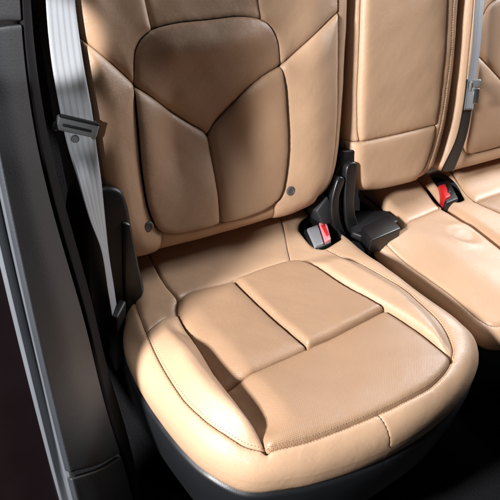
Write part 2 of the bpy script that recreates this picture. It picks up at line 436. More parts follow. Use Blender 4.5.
def rbox(name, size, loc, mat, axes=None, parent=None, bevel=.003, seg=3, shape=None):
    bm = bmesh.new(); bmesh.ops.create_cube(bm, size=1.)
    for v in bm.verts:
        v.co = Vector((v.co.x*size[0], v.co.y*size[1], v.co.z*size[2]))
        if shape: v.co = Vector(shape(*v.co))
    if bevel: bmesh.ops.bevel(bm, geom=list(bm.edges), offset=bevel, segments=seg, affect='EDGES', profile=.5, clamp_overlap=True)
    mt = Matrix.Identity(4)
    if axes: mt = Matrix([list(c) for c in zip(*[list(a) for a in axes])]).to_4x4()
    mt = Matrix.Translation(loc) @ mt; bm.transform(mt)
    return bm_obj(name, bm, mat, parent)
def ribbon(name, A, B, mat, parent, thick=.0016, cup=.0):
    """belt webbing between two edge lines with real thickness"""
    A = cm(A, False, .006); n = len(A); B = cm(B, False, .006)
    tb = np.linspace(0, 1, len(B)); B = np.stack([np.interp(np.linspace(0, 1, n), tb, B[:, i]) for i in range(3)], 1)
    K = 11; W = []; U = []; F = []
    l = np.r_[0, np.cumsum(np.linalg.norm(np.diff((A+B)/2, axis=0), axis=1))]
    T = np.gradient((A+B)/2, axis=0); X = B-A; wd = np.linalg.norm(X, axis=1); Nn = np.cross(X, T); Nn /= np.linalg.norm(Nn, axis=1)[:, None]
    prof = [(k/(K-1), 1) for k in range(K)] + [(k/(K-1), -1) for k in range(K-1, -1, -1)]
    for i in range(n):
        for k, sg in prof:
            e = min(k, 1-k)*wd[i]; tt = thick/2*(.35+.65*min(1, e/.0025)) + .00015*math.cos(k*math.pi*2*5)*(e > .002)
            W.append(A[i]+X[i]*k+Nn[i]*(sg*tt + cup*math.sin(k*math.pi))); U.append((k*.047, l[i]))
    m = len(prof)
    for i in range(n-1):
        for j in range(m): F.append((i*m+j, i*m+(j+1) % m, (i+1)*m+(j+1) % m, (i+1)*m+j))
    F.append(tuple(range(m))[::-1]); F.append(tuple((n-1)*m+j for j in range(m)))
    return link_mesh(name, W, F, mat, parent, uvs=U)
def grid_sheet(name, cols, mat, parent=None, ns=60, nt=10, thick=0.):
    """smooth surface through traced lengthways lines"""
    C_ = [cm(c, False, .01) for c in cols]
    C_ = [np.stack([np.interp(np.linspace(0, 1, ns), np.linspace(0, 1, len(c)), c[:, i]) for i in range(3)], 1) for c in C_]
    rows = [cm([c[i] for c in C_], False, 1e-9+1) if False else None for i in range(0)]
    V = []
    for i in range(ns):
        pts = [c[i] for c in C_]
        if len(pts) > 2:
            r = cm(pts, False, .002); t = np.linspace(0, 1, len(r)); k = nt*(len(pts)-1)+1
            r = np.stack([np.interp(np.linspace(0, 1, k), t, r[:, j]) for j in range(3)], 1)
        else:
            k = nt+1; r = np.array([pts[0]*(1-s)+pts[1]*s for s in np.linspace(0, 1, k)])
        V.extend(r)
    F = [(i*k+j, i*k+j+1, (i+1)*k+j+1, (i+1)*k+j) for i in range(ns-1) for j in range(k-1)]
    o = link_mesh(name, V, F, mat, parent)
    if thick:
        md = o.modifiers.new('thickness', 'SOLIDIFY'); md.thickness = thick; md.offset = 0
    return o

# ================================================================== outboard backrest
def rev(a): return list(a)[::-1]
out = cm([(-.262, .62), (-.262, .45), (-.26, .25), (-.252, .13), (-.235, .075), (-.19, .052), (-.10, .044), (.02, .042), (.10, .043), (.18, .048), (.245, .060),
          (.281, .083), (.300, .13), (.309, .20), (.315, .30), (.318, .40), (.318, .50), (.316, .62), (.30, .67), (.2, .68), (0, .68), (-.2, .68), (-.245, .67)], True, .004)
ins = cm([(-.006, .446), (-.075, .445), (-.113, .437), (-.137, .415), (-.147, .367), (-.152, .283), (-.152, .195), (-.146, .133), (-.132, .098), (-.105, .083), (-.046, .077),
          (0, .076), (.055, .076), (.105, .083), (.133, .10), (.146, .135), (.153, .191), (.152, .270), (.144, .353), (.134, .405), (.110, .433), (.068, .445)], True, .0028)
insc = np.vstack([ins, ins[:1]])
yl = cm([(-.1475, .355), (-.118, .333), (-.08, .302), (-.035, .268), (-.012, .252), (.0, .240)], False, .0028)
yr = cm([(.144, .353), (.110, .338), (.072, .309), (.03, .274), (.012, .257), (.0, .240)], False, .0028)
ys = cm([(.0, .240), (.001, .20), (.001, .12), (0, .0765)], False, .0028)
ol = cm([(-.232, .441), (-.200, .411), (-.170, .381), (-.1475, .357)], False, .0028)
orr = cm([(.277, .436), (.245, .420), (.213, .401), (.175, .374), (.144, .353)], False, .0028)
nl = cm([(-.108, .440), (-.113, .48), (-.122, .54), (-.13, .62), (-.135, .675)], False, .003)
nr = cm([(.104, .438), (.100, .47), (.10, .54), (.11, .62), (.12, .675)], False, .003)
sl = cm([(-.237, .66), (-.234, .54), (-.232, .441), (-.230, .36), (-.226, .22), (-.216, .13), (-.20, .085)], False, .0028)
sr = cm([(.285, .66), (.28, .56), (.277, .4575), (.280, .3466), (.281, .2475), (.276, .165), (.262, .105), (.235, .078)], False, .0028)
b1 = cm([(-.124, .088), (-.126, .07), (-.128, .045)], False, .0028)
b2 = cm([(.122, .090), (.126, .07), (.130, .045)], False, .0028)
def G_back(p):
    x, v = p[:, 0], p[:, 1]; ax = np.abs(x)
    inn = ss(.155, .10, ax)
    core = ss(.143, .070, ax)
    g = -.030*core*np.exp(-(np.where(v > .255, (v-.255)/.085, (v-.255)/.10))**2)
    g += .012*core*np.exp(-((v-.410)/.032)**2)
    g += -.022*ss(.45, .60, v)*ss(.13, .09, ax)                 # neck below the head restraint
    g += .010*np.exp(-((ax-.215)/.04)**2)*ss(.05, .14, v)
    g += .0011*wob(p, 26, 1.)+.0004*wob(p, 70, 2.)
    return g
SE = [('ins', insc, .0045, .010), ('yl', yl, .0055, .012), ('yr', yr, .0055, .012), ('ys', ys, .0065, .011),
      ('ol', ol, .004, .009), ('or', orr, .0035, .009), ('nl', nl, .005, .010), ('nr', nr, .005, .010),
      ('sl', sl, .0028, .0055), ('sr', sr, .0028, .0055), ('b1', b1, .0028, .006), ('b2', b2, .0028, .006)]
iy = ins[:, 1]; A_ = np.array(ins)
upper = np.vstack([yl[::-1][:-1] if False else yl[:-1], yr[::-1]])      # left edge -> centre -> right edge
def arc(ring, p, q, via):
    """part of a closed ring from the point nearest p to that nearest q, passing nearest via"""
    i = np.argmin(((ring-p)**2).sum(1)); j = np.argmin(((ring-q)**2).sum(1)); n = len(ring)
    a = [ring[(i+k) % n] for k in range(((j-i) % n)+1)]; b = [ring[(i-k) % n] for k in range(((i-j) % n)+1)]
    d = lambda s_: min(((np.array(s_)-via)**2).sum(1)); return np.array(a if d(a) < d(b) else b)
up_poly = np.vstack([upper, arc(ins, (.144, .353), (-.1475, .355), (0, .446))])
lw_poly = np.vstack([yl, ys[1:], arc(ins, (0, .0765), (-.1475, .355), (-.15, .2))])
rw_poly = np.vstack([yr, ys[1:], arc(ins, (0, .0765), (.144, .353), (.15, .2))])
neck_poly = np.vstack([nl[::-1], arc(ins, (-.108, .440), (.104, .438), (0, .446)), nr, [(.12, .7), (-.14, .7)]])
ul_poly = np.vstack([ol, arc(ins, (-.1475, .355), (-.108, .44), (-.14, .41)), nl, [(-.2, .70), (-.237, .70)], sl[sl[:, 1] > .441]])
ur_poly = np.vstack([orr, arc(ins, (.144, .353), (.104, .438), (.138, .40)), nr, [(.2, .70), (.285, .70)], sr[sr[:, 1] > .436]])
ll_poly = np.vstack([ol[::-1], sl[sl[:, 1] < .441], [(-.16, .03)], b1[::-1], arc(ins, (-.124, .088), (-.1475, .357), (-.152, .2))])
lr_poly = np.vstack([orr[::-1], sr[sr[:, 1] < .436], [(.20, .03)], b2[::-1], arc(ins, (.122, .09), (.144, .353), (.152, .2))])
lab = lambda n: None
root = thing('car_seat_back', 'tan leather backrest with a complete Y shaped seam in its brown perforated centre', 'seat back', back_frame(0, .04, -.05), 'backrests of the rear seats')
PB = Padded(out, SE, [
    dict(name='perforated_panel', poly=up_poly, mat=M['perf'], B=.004, w=.05, edges=['yl', 'yr'], label='upper perforated panel of the backrest above the Y seam'),
    dict(name='perforated_panel', poly=lw_poly, mat=M['perf'], B=.012, w=.045, edges=['yl', 'ys'], label='left lower perforated panel beside the Y seam'),
    dict(name='perforated_panel', poly=rw_poly, mat=M['perf'], B=.012, w=.045, edges=['yr', 'ys'], label='right lower perforated panel beside the Y seam'),
    dict(name='neck_panel', poly=neck_poly, mat=M['leather']),
    dict(name='shoulder_panel', poly=ul_poly, mat=M['leather'], B=.006, w=.04, edges=['ol', 'ins', 'nl', 'sl']),
    dict(name='shoulder_panel', poly=ur_poly, mat=M['leather'], B=.006, w=.04, edges=['or', 'ins', 'nr', 'sr']),
    dict(name='side_bolster', poly=ll_poly, mat=M['leather'], B=.013, w=.045, edges=['ins', 'ol', 'b1', 'sl']),
    dict(name='side_bolster', poly=lr_poly, mat=M['leather'], B=.013, w=.045, edges=['ins', 'or', 'b2', 'sr']),
    dict(name='edge_panel', poly=[(9, 9), (9, 9.1), (9.1, 9)], mat=M['leather'])],
    back_frame, G_back, .034)
PB.build(root)
PB.skirt('side_cover', root, M['leather'], [(0, 0), (0, -.02), (.001, -.045), (.003, -.07)])
PB.stitches(root, [(sl, .0026), (sl, -.0026), (sr, .0026), (sr, -.0026)], M['thread'])
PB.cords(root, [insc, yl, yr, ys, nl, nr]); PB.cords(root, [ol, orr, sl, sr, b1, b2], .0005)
prism('head_restraint', [(-.115, .63), (.11, .63), (.125, .70), (.11, .79), (.05, .82), (-.05, .82), (-.115, .79), (-.13, .70)], -.05, .018, back_frame, M['leather'], root, .03, seg=5, closed_smooth=.02)
for k, (x, v) in enumerate(PL['button']):
    bm = bmesh.new(); Hh = PB.height(np.array([(x, v)]), PB.pid_of(np.array([(x, v)])))[0]
    prof = [(.0098, -.002), (.0098, .0012), (.0085, .0022), (.0062, .0024), (.0058, .0018), (.0, .0018)]
    rg = []
    for r_, z in prof[:-1]:
        rg.append([bm.verts.new(back_frame(x+r_*math.cos(a), v+r_*math.sin(a), Hh+z)) for a in np.linspace(0, 2*math.pi, 36, endpoint=False)])
    for a_, b_ in zip(rg, rg[1:]):
        for j in range(36): bm.faces.new((a_[j], a_[(j+1) % 36], b_[(j+1) % 36], b_[j]))
    bm.faces.new(rg[-1])
    bm_obj('button', bm, M['button'], root)

# ================================================================== outboard cushion
cout = cm([(-.165, -.11), (-.197, -.04), (-.222, .03), (-.250, .083), (-.263, .14), (-.268, .224), (-.262, .329), (-.246, .388), (-.214, .433), (-.150, .463), (-.086, .479), (-.016, .488),
           (.06, .489), (.148, .478), (.225, .455), (.272, .428), (.296, .398), (.302, .36), (.300, .285), (.297, .19), (.295, .12), (.298, .055), (.299, -.03), (.30, -.12), (.27, -.145), (.02, -.15), (-.12, -.145)], True, .004)
c_left = cm([(-0.1371, 0.0729), (-0.1518, 0.0970), (-0.1600, 0.1405), (-0.1677, 0.2349), (-0.1763, 0.3277), (-0.1796, 0.3913), (-0.1825, 0.4254)], False, .0028)
c_rear = cm([(-0.1371, 0.0729), (-0.1136, 0.0652), (-0.0890, 0.0652), (-0.0172, 0.0703), (0.0657, 0.0678), (0.1064, 0.0703), (0.1299, 0.0805)], False, .0028)
c_right = cm([(0.1299, 0.0805), (0.1425, 0.1095), (0.1534, 0.1769), (0.1699, 0.2442), (0.1840, 0.3088), (0.1911, 0.3754), (0.1895, 0.4269)], False, .0028)
c_front = cm([(-0.1825, 0.4254), (-0.1191, 0.4419), (-0.0139, 0.4531), (0.0496, 0.4552), (0.1150, 0.4526), (0.1625, 0.4404), (0.1895, 0.4269)], False, .0028)
c_mid = cm([(-.018, .0703), (-.018, .10), (-.013, .18), (-.0046, .2846)], False, .0028)
c_x1 = cm([(-.1722, .2900), (-.14, .290), (-.07, .288), (-.0046, .2846)], False, .0028)
c_x2 = cm([(-.0046, .2846), (.06, .283), (.12, .280), (.1765, .276)], False, .0028)
c_pipeL = cm([(-.186, -.05), (-.194, -.01), (-.205, .04), (-0.2145, 0.0780), (-0.2245, 0.1220), (-0.2356, 0.1889), (-0.2398, 0.2361), (-0.2408, 0.2909), (-0.2325, 0.3430), (-0.2202, 0.3786), (-0.2053, 0.4050), (-0.1825, 0.4254)], False, .0028)
c_pipeR = cm([(0.1895, 0.4269), (0.2112, 0.4103), (0.2275, 0.3860), (0.2377, 0.3539), (0.2441, 0.2988), (0.2467, 0.2430), (0.2367, 0.1830), (0.2270, 0.1343), (0.2161, 0.0970), (0.2091, 0.0716)], False, .0028)
c_rl = cm([(-0.1170, -0.1378), (-0.1287, -0.0512), (-0.1356, 0.0132), (-0.1371, 0.0729)], False, .0028)
c_rr = cm([(0.2037, -0.1378), (0.1791, -0.0539), (0.1453, 0.0132), (0.1143, 0.0703)], False, .0028)
c_l2 = cm([(-0.1533, 0.1095), (-0.1772, 0.1058), (-0.2025, 0.1158), (-0.2239, 0.1257)], False, .0028)
c_tag = cm([(.0, .4545), (.002, .474), (.003, .489)], False, .0028)
def G_cush(p):
    x, u = p[:, 0], p[:, 1]
    g = .0012*wob(p, 24, 5.)+.0005*wob(p, 65, 1.)
    g += -.006*np.exp(-((u-.02)/.04)**2)*ss(.2, .1, np.abs(x))
    g += .012*ss(0, -.10, u)
    g += -.008*np.exp(-((x/.13)**2+((u-.22)/.14)**2))
    g += .010*np.exp(-((x-.250)/.030)**2)*ss(.08, .16, u)*ss(.42, .34, u)
    on = ss(.06, .27, u)*ss(.43, .37, u)
    g += on*(.006*np.exp(-((x+.226)/.030)**2) - .022*ss(-.198, -.172, x)*ss(-.115, -.172, x))   # flat strip sloping down to the sunk panel
    return g
CSE = [('left', c_left, .010, .012), ('rear', c_rear, .005, .009), ('right', c_right, .009, .010), ('front', c_front, .0055, .008),
       ('mid', c_mid, .009, .010), ('x1', c_x1, .0045, .009), ('x2', c_x2, .0045, .009), ('pipeL', c_pipeL, .0055, .0075), ('pipeR', c_pipeR, .0055, .0075),
       ('rl', c_rl, .0035, .007), ('rr', c_rr, .0035, .007), ('l2', c_l2, .0025, .006), ('tag', c_tag, .0030, .005)]
hole = cm([(0.2058, -0.0260), (0.2400, -0.0501), (0.2793, -0.0542), (0.2934, -0.0268), (0.2793, 0.0198), (0.2639, 0.0472), (0.2410, 0.0549), (0.2005, 0.0610), (0.1909, 0.0397), (0.1942, 0.0076)], True, .003)
p1 = np.vstack([c_mid, c_x1[::-1][1:], c_left[c_left[:, 1] < .290][::-1], c_rear[c_rear[:, 0] < -.018]])
p2 = np.vstack([c_mid, c_x2[1:], c_right[c_right[:, 1] < .276][::-1], c_rear[c_rear[:, 0] > -.018][::-1]])
p3 = np.vstack([c_x1[:-1], c_x2, c_right[c_right[:, 1] > .276], c_front[::-1], c_left[c_left[:, 1] > .290][::-1]])
pLfront = np.vstack([c_left[c_left[:, 1] > .1095], c_pipeL[::-1][(c_pipeL[::-1][:, 1] > .1257)], c_l2[::-1]])
pR = np.vstack([c_right, c_pipeR])
root = thing('seat_cushion', 'large tan seat cushion nearest the camera, with perforated centre and stitched rounded front edge', 'seat cushion', cush_frame(0, .2, -.1), 'cushions of the rear seats')
CB = Padded(cout, CSE, [
    dict(name='perforated_panel', poly=p1, mat=M['perf'], B=.010, w=.035, edges=['mid', 'x1', 'left', 'rear'], label='rear left perforated panel of the cushion'),
    dict(name='perforated_panel', poly=p2, mat=M['perf'], B=.013, w=.012, edges=['mid', 'x2', 'right', 'rear'], label='rear right perforated panel of the cushion'),
    dict(name='perforated_panel', poly=p3, mat=M['perf'], B=.009, w=.05, edges=['x1', 'x2', 'left', 'right', 'front'], label='wide front perforated panel of the cushion'),
    dict(name='side_bolster', poly=pLfront, mat=M['leather'], B=lambda p: (.005+.019*ss(.12, .22, p[:, 1]))*ss(0, .034, curve_dist(p, c_pipeL)), w=.008, edges=['left', 'l2']),
    dict(name='side_bolster', poly=pR, mat=M['leather'], B=lambda p: .018*ss(.075, .13, p[:, 1])*ss(0, .034, curve_dist(p, c_pipeR)), w=.012, edges=['right']),
    dict(name='rear_panel', poly=np.vstack([c_rl, c_rear[1:], c_rr[::-1], [(.17, -.13), (-.13, -.13)]]), mat=M['leather'], B=.004, w=.03, edges=['rl', 'rr', 'rear']),
    dict(name='border_panel', poly=[(9, 9), (9, 9.1), (9.1, 9)], mat=M['leather'])],
    cush_frame, G_cush, .045, holes=[hole])
CB.build(root)
CB.skirt('side_cover', root, M['leather'], [(0, 0), (0, -.010), (.0015, -.022), (.005, -.032), (.010, -.036)])
sh = CB.skirt('seat_shell', root, M['shell'], [(.012, -.030), (.002, -.034), (.000, -.040), (.004, -.075), (.016, -.14), (.04, -.20), (.08, -.24)])
sh['label'] = 'grey plastic shell under the leather'
CB.stitches(root, [(c_pipeL, -.0028), (c_pipeL, .0028), (c_front, -.003), (c_front, .003), (c_pipeR, .0028), (c_pipeR, -.0028), (c_tag, .0025)], M['thread'])

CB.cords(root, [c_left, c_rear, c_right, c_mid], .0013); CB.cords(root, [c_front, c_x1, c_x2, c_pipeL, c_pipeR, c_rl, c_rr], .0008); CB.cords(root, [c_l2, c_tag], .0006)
# ================================================================== seat belt buckle in the cushion
root = thing('belt_buckle', 'grey seat belt buckle with pale red slot, sunk in the nearest cushion', 'belt buckle', cush_frame(.235, .01, -.02), 'belt buckles')
cw = hole.mean(0)
def cupmesh(name, ring, mat, root, frame, z0, z1, flare=.003):
    n = len(ring); c = ring.mean(0); V = []; F = []
    for sc_, z in ((1.0+flare*20, z0), (1.0, z0-.001), (.97, z1)):
        for q in ring: V.append(frame(*(c+(q-c)*sc_), z))
    for r_ in range(2):
        for i in range(n): F.append((r_*n+i, r_*n+(i+1) % n, (r_+1)*n+(i+1) % n, (r_+1)*n+i))
    V.append(frame(*c, z1)); F += [(2*n+i, 2*n+(i+1) % n, 3*n) for i in range(n)]
    return link_mesh(name, V, F, mat, root)
cupmesh('well', hole, M['black'], root, cush_frame, -.007, -.05)
prism('housing', PL['buckle_body'], -.045, .000, cush_frame, M['black'], root, .004)
prism('buckle_face', PL['buckle_silver'], -.03, .006, cush_frame, M['silver'], root, .003)
rf = PL['buckle_red']
sf = prism('slot_frame', rf, -.03, .007, cush_frame, M['rose'], root, .002)
cR = np.mean(rf, 0); prism('release_button', [tuple(cR+(np.array(q)-cR)*np.array((.45, .62))) for q in rf], -.0, .0085, cush_frame, M['red'], sf, .001)

# ================================================================== hinge bracket between the backrests
root = thing('hinge_bracket', 'black hinge bracket with two upright arms between the nearest and middle backrests', 'hinge bracket', back_frame(.31, 0, -.03))
prism('base_plate', [(0.304, 0.159), (0.343, 0.154), (0.349, 0.106), (0.343, 0.042), (0.356, -0.054), (0.318, -0.063), (0.274, -0.032), (0.25, 0.013), (0.239, 0.039), (0.271, 0.072), (0.289, 0.111), (0.302, 0.131)], -.07, -.005, back_frame, M['black'], root, .004)
prism('arm', PL['bracket_bar_a'], -.03, .010, back_frame, M['gloss'], root, .004, closed_smooth=.005)
prism('arm', PL['bracket_bar_b'], -.03, .009, back_frame, M['gloss'], root, .004, closed_smooth=.005)
prism('fin', PL['bracket_fin'], -.04, .003, back_frame, M['grey'], root, .004)

# ================================================================== black cover block beside the middle cushion
root = thing('plastic_cover', 'black box shaped plastic cover at the rear left corner of the middle cushion', 'cover', cush_frame(.37, .04, -.03))
prism('cover_box', [(.328, .035), (.424, .021), (.408, .079), (.311, .088)], -.038, .0, cush_frame, M['gloss'], root, .003, taper=.03)
prism('tray', [(.367, -.048), (.446, -.009), (.440, .040), (.321, .050), (.311, .028)], -.034, -.012, cush_frame, M['black'], root, .004)

# ================================================================== middle backrest
mo = cm([(.333, .66), (.331, .55), (.331, .40), (.330, .26), (.330, .15), (.337, .095), (.358, .060), (.40, .048), (.49, .042), (.555, .044), (.590, .062), (.612, .11), (.628, .21), (.634, .33), (.632, .45), (.628, .66), (.6, .69), (.36, .69)], True, .004)
mpan = cm([(.328, .1722), (.350, .1712), (.4631, .1705), (.5757, .1698)], False, .0028)
mpl = cm([(.3505, .1712), (.346, .19), (.343, .25), (.3435, .3218), (.345, .45), (.345, .66)], False, .0028)
mpr = cm([(.5757, .1698), (.580, .22), (.5836, .3088), (.581, .4369), (.5744, .5145), (.57, .66)], False, .0028)
mpr2 = cm([(.5757, .1698), (.570, .13), (.553, .085), (.535, .056)], False, .0028)
mps = cm([(.556, .056), (.585, .1346), (.598, .2244), (.605, .3326), (.602, .4358), (.60, .66)], False, .0028)
mpl2 = cm([(.3505, .1712), (.350, .15), (.345, .12)], False, .0028)
def G_mb(p):
    x, v = p[:, 0], p[:, 1]
    return .0011*wob(p, 25, 3.)+.0004*wob(p, 60, 4.)+.003*np.exp(-((x-.46)/.09)**2)-.004*ss(.2, .5, v)
root = thing('car_seat_back', 'narrow middle backrest of tan leather with a plain rectangular panel', 'seat back', back_frame(.48, .04, -.05), 'backrests of the rear seats')
MB = Padded(mo, [('pan', mpan, .005, .009), ('pl', mpl, .0055, .008), ('pr', mpr, .005, .008), ('pr2', mpr2, .003, .006), ('ps', mps, .003, .006)], [
    dict(name='centre_panel', poly=np.vstack([mpan[mpan[:, 0] > .3505], mpr, [(.57, .7), (.345, .7)], mpl[::-1]]), mat=M['leather'], B=.006, w=.03, edges=['pan', 'pl', 'pr']),
    dict(name='lower_panel', poly=[tuple(q) for q in mpan] + [tuple(q) for q in mpr2] + [(.53, .0), (.30, .0), (.30, .1722)], mat=M['leather'], B=.006, w=.03, edges=['pan', 'pr2']),
    dict(name='edge_panel', poly=[(9, 9), (9, 9.1), (9.1, 9)], mat=M['leather'])], back_frame, G_mb, .030)
MB.build(root); MB.skirt('side_cover', root, M['leather'], [(0, 0), (0, -.02), (.002, -.05)])
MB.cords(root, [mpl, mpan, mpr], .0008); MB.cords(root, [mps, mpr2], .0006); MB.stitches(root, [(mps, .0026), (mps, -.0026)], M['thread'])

# ================================================================== right backrest
ro = cm([(.652, .66), (.650, .55), (.652, .4312), (.652, .3033), (.646, .1904), (.628, .10), (.612, .058), (.640, .040), (.6984, .036), (.85, .034), (1.08, .034), (1.13, .08), (1.14, .3), (1.14, .6), (1.12, .68), (.68, .68)], True, .005)
ri = cm([(.90, .450), (.8169, .437), (.7475, .429), (.7078, .407), (.6804, .313), (.6760, .23), (.6768, .1648), (.6800, .10), (.7000, .078), (.74, .074), (.8164, .0734), (.95, .074), (1.03, .08), (1.06, .12), (1.07, .25), (1.05, .38), (.99, .44)], True, .0035)
ric = np.vstack([ri, ri[:1]])
ry1 = cm([(.681, .3189), (.71, .300), (.7825, .2486), (.87, .185)], False, .003); ry3 = cm([(1.06, .3189), (1.0, .28), (.93, .22), (.87, .185)], False, .003); ry4 = cm([(.87, .185), (.87, .075)], False, .003)
rs = cm([(.668, .66), (.666, .5), (.6665, .43), (.668, .30), (.666, .19), (.655, .11), (.64, .065)], False, .003)
def G_rb(p):
    x, v = p[:, 0], p[:, 1]
    return .001*wob(p, 25, 6.) - .008*np.exp(-(((x-.87)/.12)**2+((v-.28)/.12)**2))
root = thing('car_seat_back', 'far right tan backrest behind the dark seat belt, cut off by the photo edge', 'seat back', back_frame(.88, .04, -.05), 'backrests of the rear seats')
RB = Padded(ro, [('ri', ric, .0065, .010), ('y1', ry1, .0055, .011), ('y3', ry3, .0055, .011), ('y4', ry4, .0055, .011), ('rs', rs, .0028, .006)], [
    dict(name='perforated_panel', poly=np.vstack([ry1, ry3[::-1][1:], arc(ri, (1.06, .3189), (.681, .3189), (.87, .45))]), mat=M['perf'], B=.003, w=.05, edges=['y1', 'y3']),
    dict(name='perforated_panel', poly=np.vstack([ry1, ry4[1:], arc(ri, (.87, .075), (.681, .3189), (.68, .2))]), mat=M['perf'], B=.012, w=.045, edges=['y1', 'y4', 'ri']),
    dict(name='perforated_panel', poly=np.vstack([ry3, ry4[1:], arc(ri, (.87, .075), (1.06, .3189), (1.06, .2))]), mat=M['perf'], B=.012, w=.045, edges=['y3', 'y4', 'ri']),
    dict(name='side_bolster', poly=[(9, 9), (9, 9.1), (9.1, 9)], mat=M['leather'])], back_frame, G_rb, .026, step=.006)
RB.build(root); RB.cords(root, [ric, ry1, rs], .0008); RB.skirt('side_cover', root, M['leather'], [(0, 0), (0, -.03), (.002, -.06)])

# ================================================================== middle cushion
mco = cm([(.350, .068), (.354, .10), (.357, .145), (.359, .19), (.360, .245), (.359, .29), (.354, .33), (.349, .362), (.354, .385), (.370, .402), (.415, .424), (.455, .436), (.5033, .435), (.538, .39), (.5701, .3029), (.5842, .2118), (.5893, .1282), (.5935, .0533),
          (.5998, .0017), (.6313, -.0991), (.6245, -.1339), (.5180, -.1409), (.4746, -.1339), (.4648, -.0785), (.460, -.02), (.450, .044), (.42, .055), (.395, .057), (.368, .059)], True, .004)
m_s = cm([(.366, .062), (.370, .09), (.374, .122), (.376, .168), (.378, .224), (.378, .266), (.373, .320), (.370, .350), (.374, .370), (.388, .381), (.434, .402), (.475, .414), (.51, .405)], False, .003)
m_r = cm([(0.4251, 0.0516), (0.4663, 0.0451), (0.5075, 0.0423), (0.5623, 0.0381), (0.5974, 0.0368)], False, .003)
m_sr = cm([(0.5770, 0.0387), (0.5842, 0.0787), (0.5856, 0.1230), (0.5719, 0.2207), (0.5385, 0.3475)], False, .003)
m_rv = cm([(0.6337, -0.1217), (0.6075, -0.0391), (0.5770, 0.0387)], False, .003)
def G_mc(p):
    x, u = p[:, 0], p[:, 1]
    r = np.hypot(x-.539, u-.147); an = np.arctan2(u-.147, x-.539)
    g = -.020-.024*ss(.47, .365, x)*ss(.03, .15, u)+.0011*wob(p, 24, 8.)
    g += -.0032*np.exp(-(r/.034)**2) + .0022*np.exp(-((r-.040)/.012)**2)*(1+.6*np.cos(an*2+1)) + .0013*np.exp(-((r-.018)/.008)**2)*np.cos(an+2.)
    g += .010*ss(.02, -.06, u)
    return g
root = thing('seat_cushion', 'middle tan leather seat cushion with a round dent pressed into its plain top', 'seat cushion', cush_frame(.5, .15, -.1), 'cushions of the rear seats')
MC = Padded(mco, [('s', m_s, .0045, .006), ('r', m_r, .0035, .008), ('sr', m_sr, .0032, .006), ('rv', m_rv, .003, .006)], [
    dict(name='top_panel', poly=np.vstack([m_s, m_sr[::-1], m_r[::-1][m_r[::-1][:, 0] < .577]]), mat=M['leather'], B=.005, w=.02, edges=['s', 'r', 'sr']),
    dict(name='rear_panel', poly=[(.375, .062), (.41, .056)] + [tuple(q) for q in m_r] + [(.62, .02), (.66, -.15), (.42, -.15)], mat=M['leather'], B=.006, w=.03, edges=['r', 'rv']),
    dict(name='border_panel', poly=[(9, 9), (9, 9.1), (9.1, 9)], mat=M['leather'])], cush_frame, G_mc, .022)
MC.build(root); MC.skirt('side_cover', root, M['leather'], [(0, 0), (0, -.010), (.003, -.018), (.008, -.023)]); MC.skirt('seat_shell', root, M['black'], [(.008, -.020), (.006, -.024), (.012, -.06), (.03, -.12), (.06, -.20)])
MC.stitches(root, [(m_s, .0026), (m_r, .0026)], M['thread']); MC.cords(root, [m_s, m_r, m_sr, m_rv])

# ================================================================== right cushion
rco = cm([(0.6426, -0.1068), (0.6187, -0.0252), (0.6058, 0.0403), (0.6010, 0.1159), (0.5904, 0.2120), (0.5768, 0.3032), (0.5451, 0.4109), (0.5619, 0.4521), (0.6646, 0.4823), (0.7953, 0.4823), (0.9004, 0.4419), (0.9651, 0.3579), (1.1276, 0.0013), (1.1729, -0.1208), (0.9516, -0.1348), (0.6929, -0.1348)], True, .005)
rhole = cm([(0.6609, -0.0827), (0.6949, -0.0827), (0.7015, -0.0364), (0.6845, 0.0074), (0.6633, 0.0348), (0.6326, 0.0348), (0.6332, -0.0124), (0.6432, -0.0526)], True, .003)
r1 = cm([(0.7497, -0.1287), (0.7387, -0.1018), (0.7069, -0.0273), (0.6852, 0.0348), (0.6812, 0.0543)], False, .003)
r2 = cm([(0.6812, 0.0543), (0.6859, 0.0808), (0.6957, 0.1184), (0.6996, 0.1647), (0.6881, 0.2355), (0.6597, 0.3257), (0.6201, 0.4218)], False, .003)
r3 = cm([(0.6812, 0.0543), (0.7768, 0.0514), (0.9255, 0.0567), (1.0200, 0.0656)], False, .003)
def G_rc(p): return -.020+.001*wob(p, 24, 9.)+.012*ss(.03, -.05, p[:, 1])-.010*np.exp(-(((p[:, 0]-.86)/.13)**2+((p[:, 1]-.24)/.16)**2))
root = thing('seat_cushion', 'far right tan cushion catching white window light, cut off by the photo edge', 'seat cushion', cush_frame(.88, .15, -.1), 'cushions of the rear seats')
RC = Padded(rco, [('a', r1, .0032, .007), ('b', r2, .006, .009), ('c', r3, .005, .009)], [
    dict(name='perforated_panel', poly=np.vstack([r3[::-1], r2[1:], [(1.05, .44)]]), mat=M['perf'], B=.006, w=.03, edges=['b', 'c']),
    dict(name='border_panel', poly=[(9, 9), (9, 9.1), (9.1, 9)], mat=M['leather'], B=.008, w=.03, edges=['a', 'b', 'c'])], cush_frame, G_rc, .022, holes=[rhole], step=.006)
RC.build(root); RC.skirt('side_cover', root, M['leather'], [(0, 0), (0, -.03), (.002, -.05), (.01, -.06)])
RC.cords(root, [r1, r2, r3], .0007); RC.stitches(root, [(r2, .003), (r1, .0026)], M['thread'])

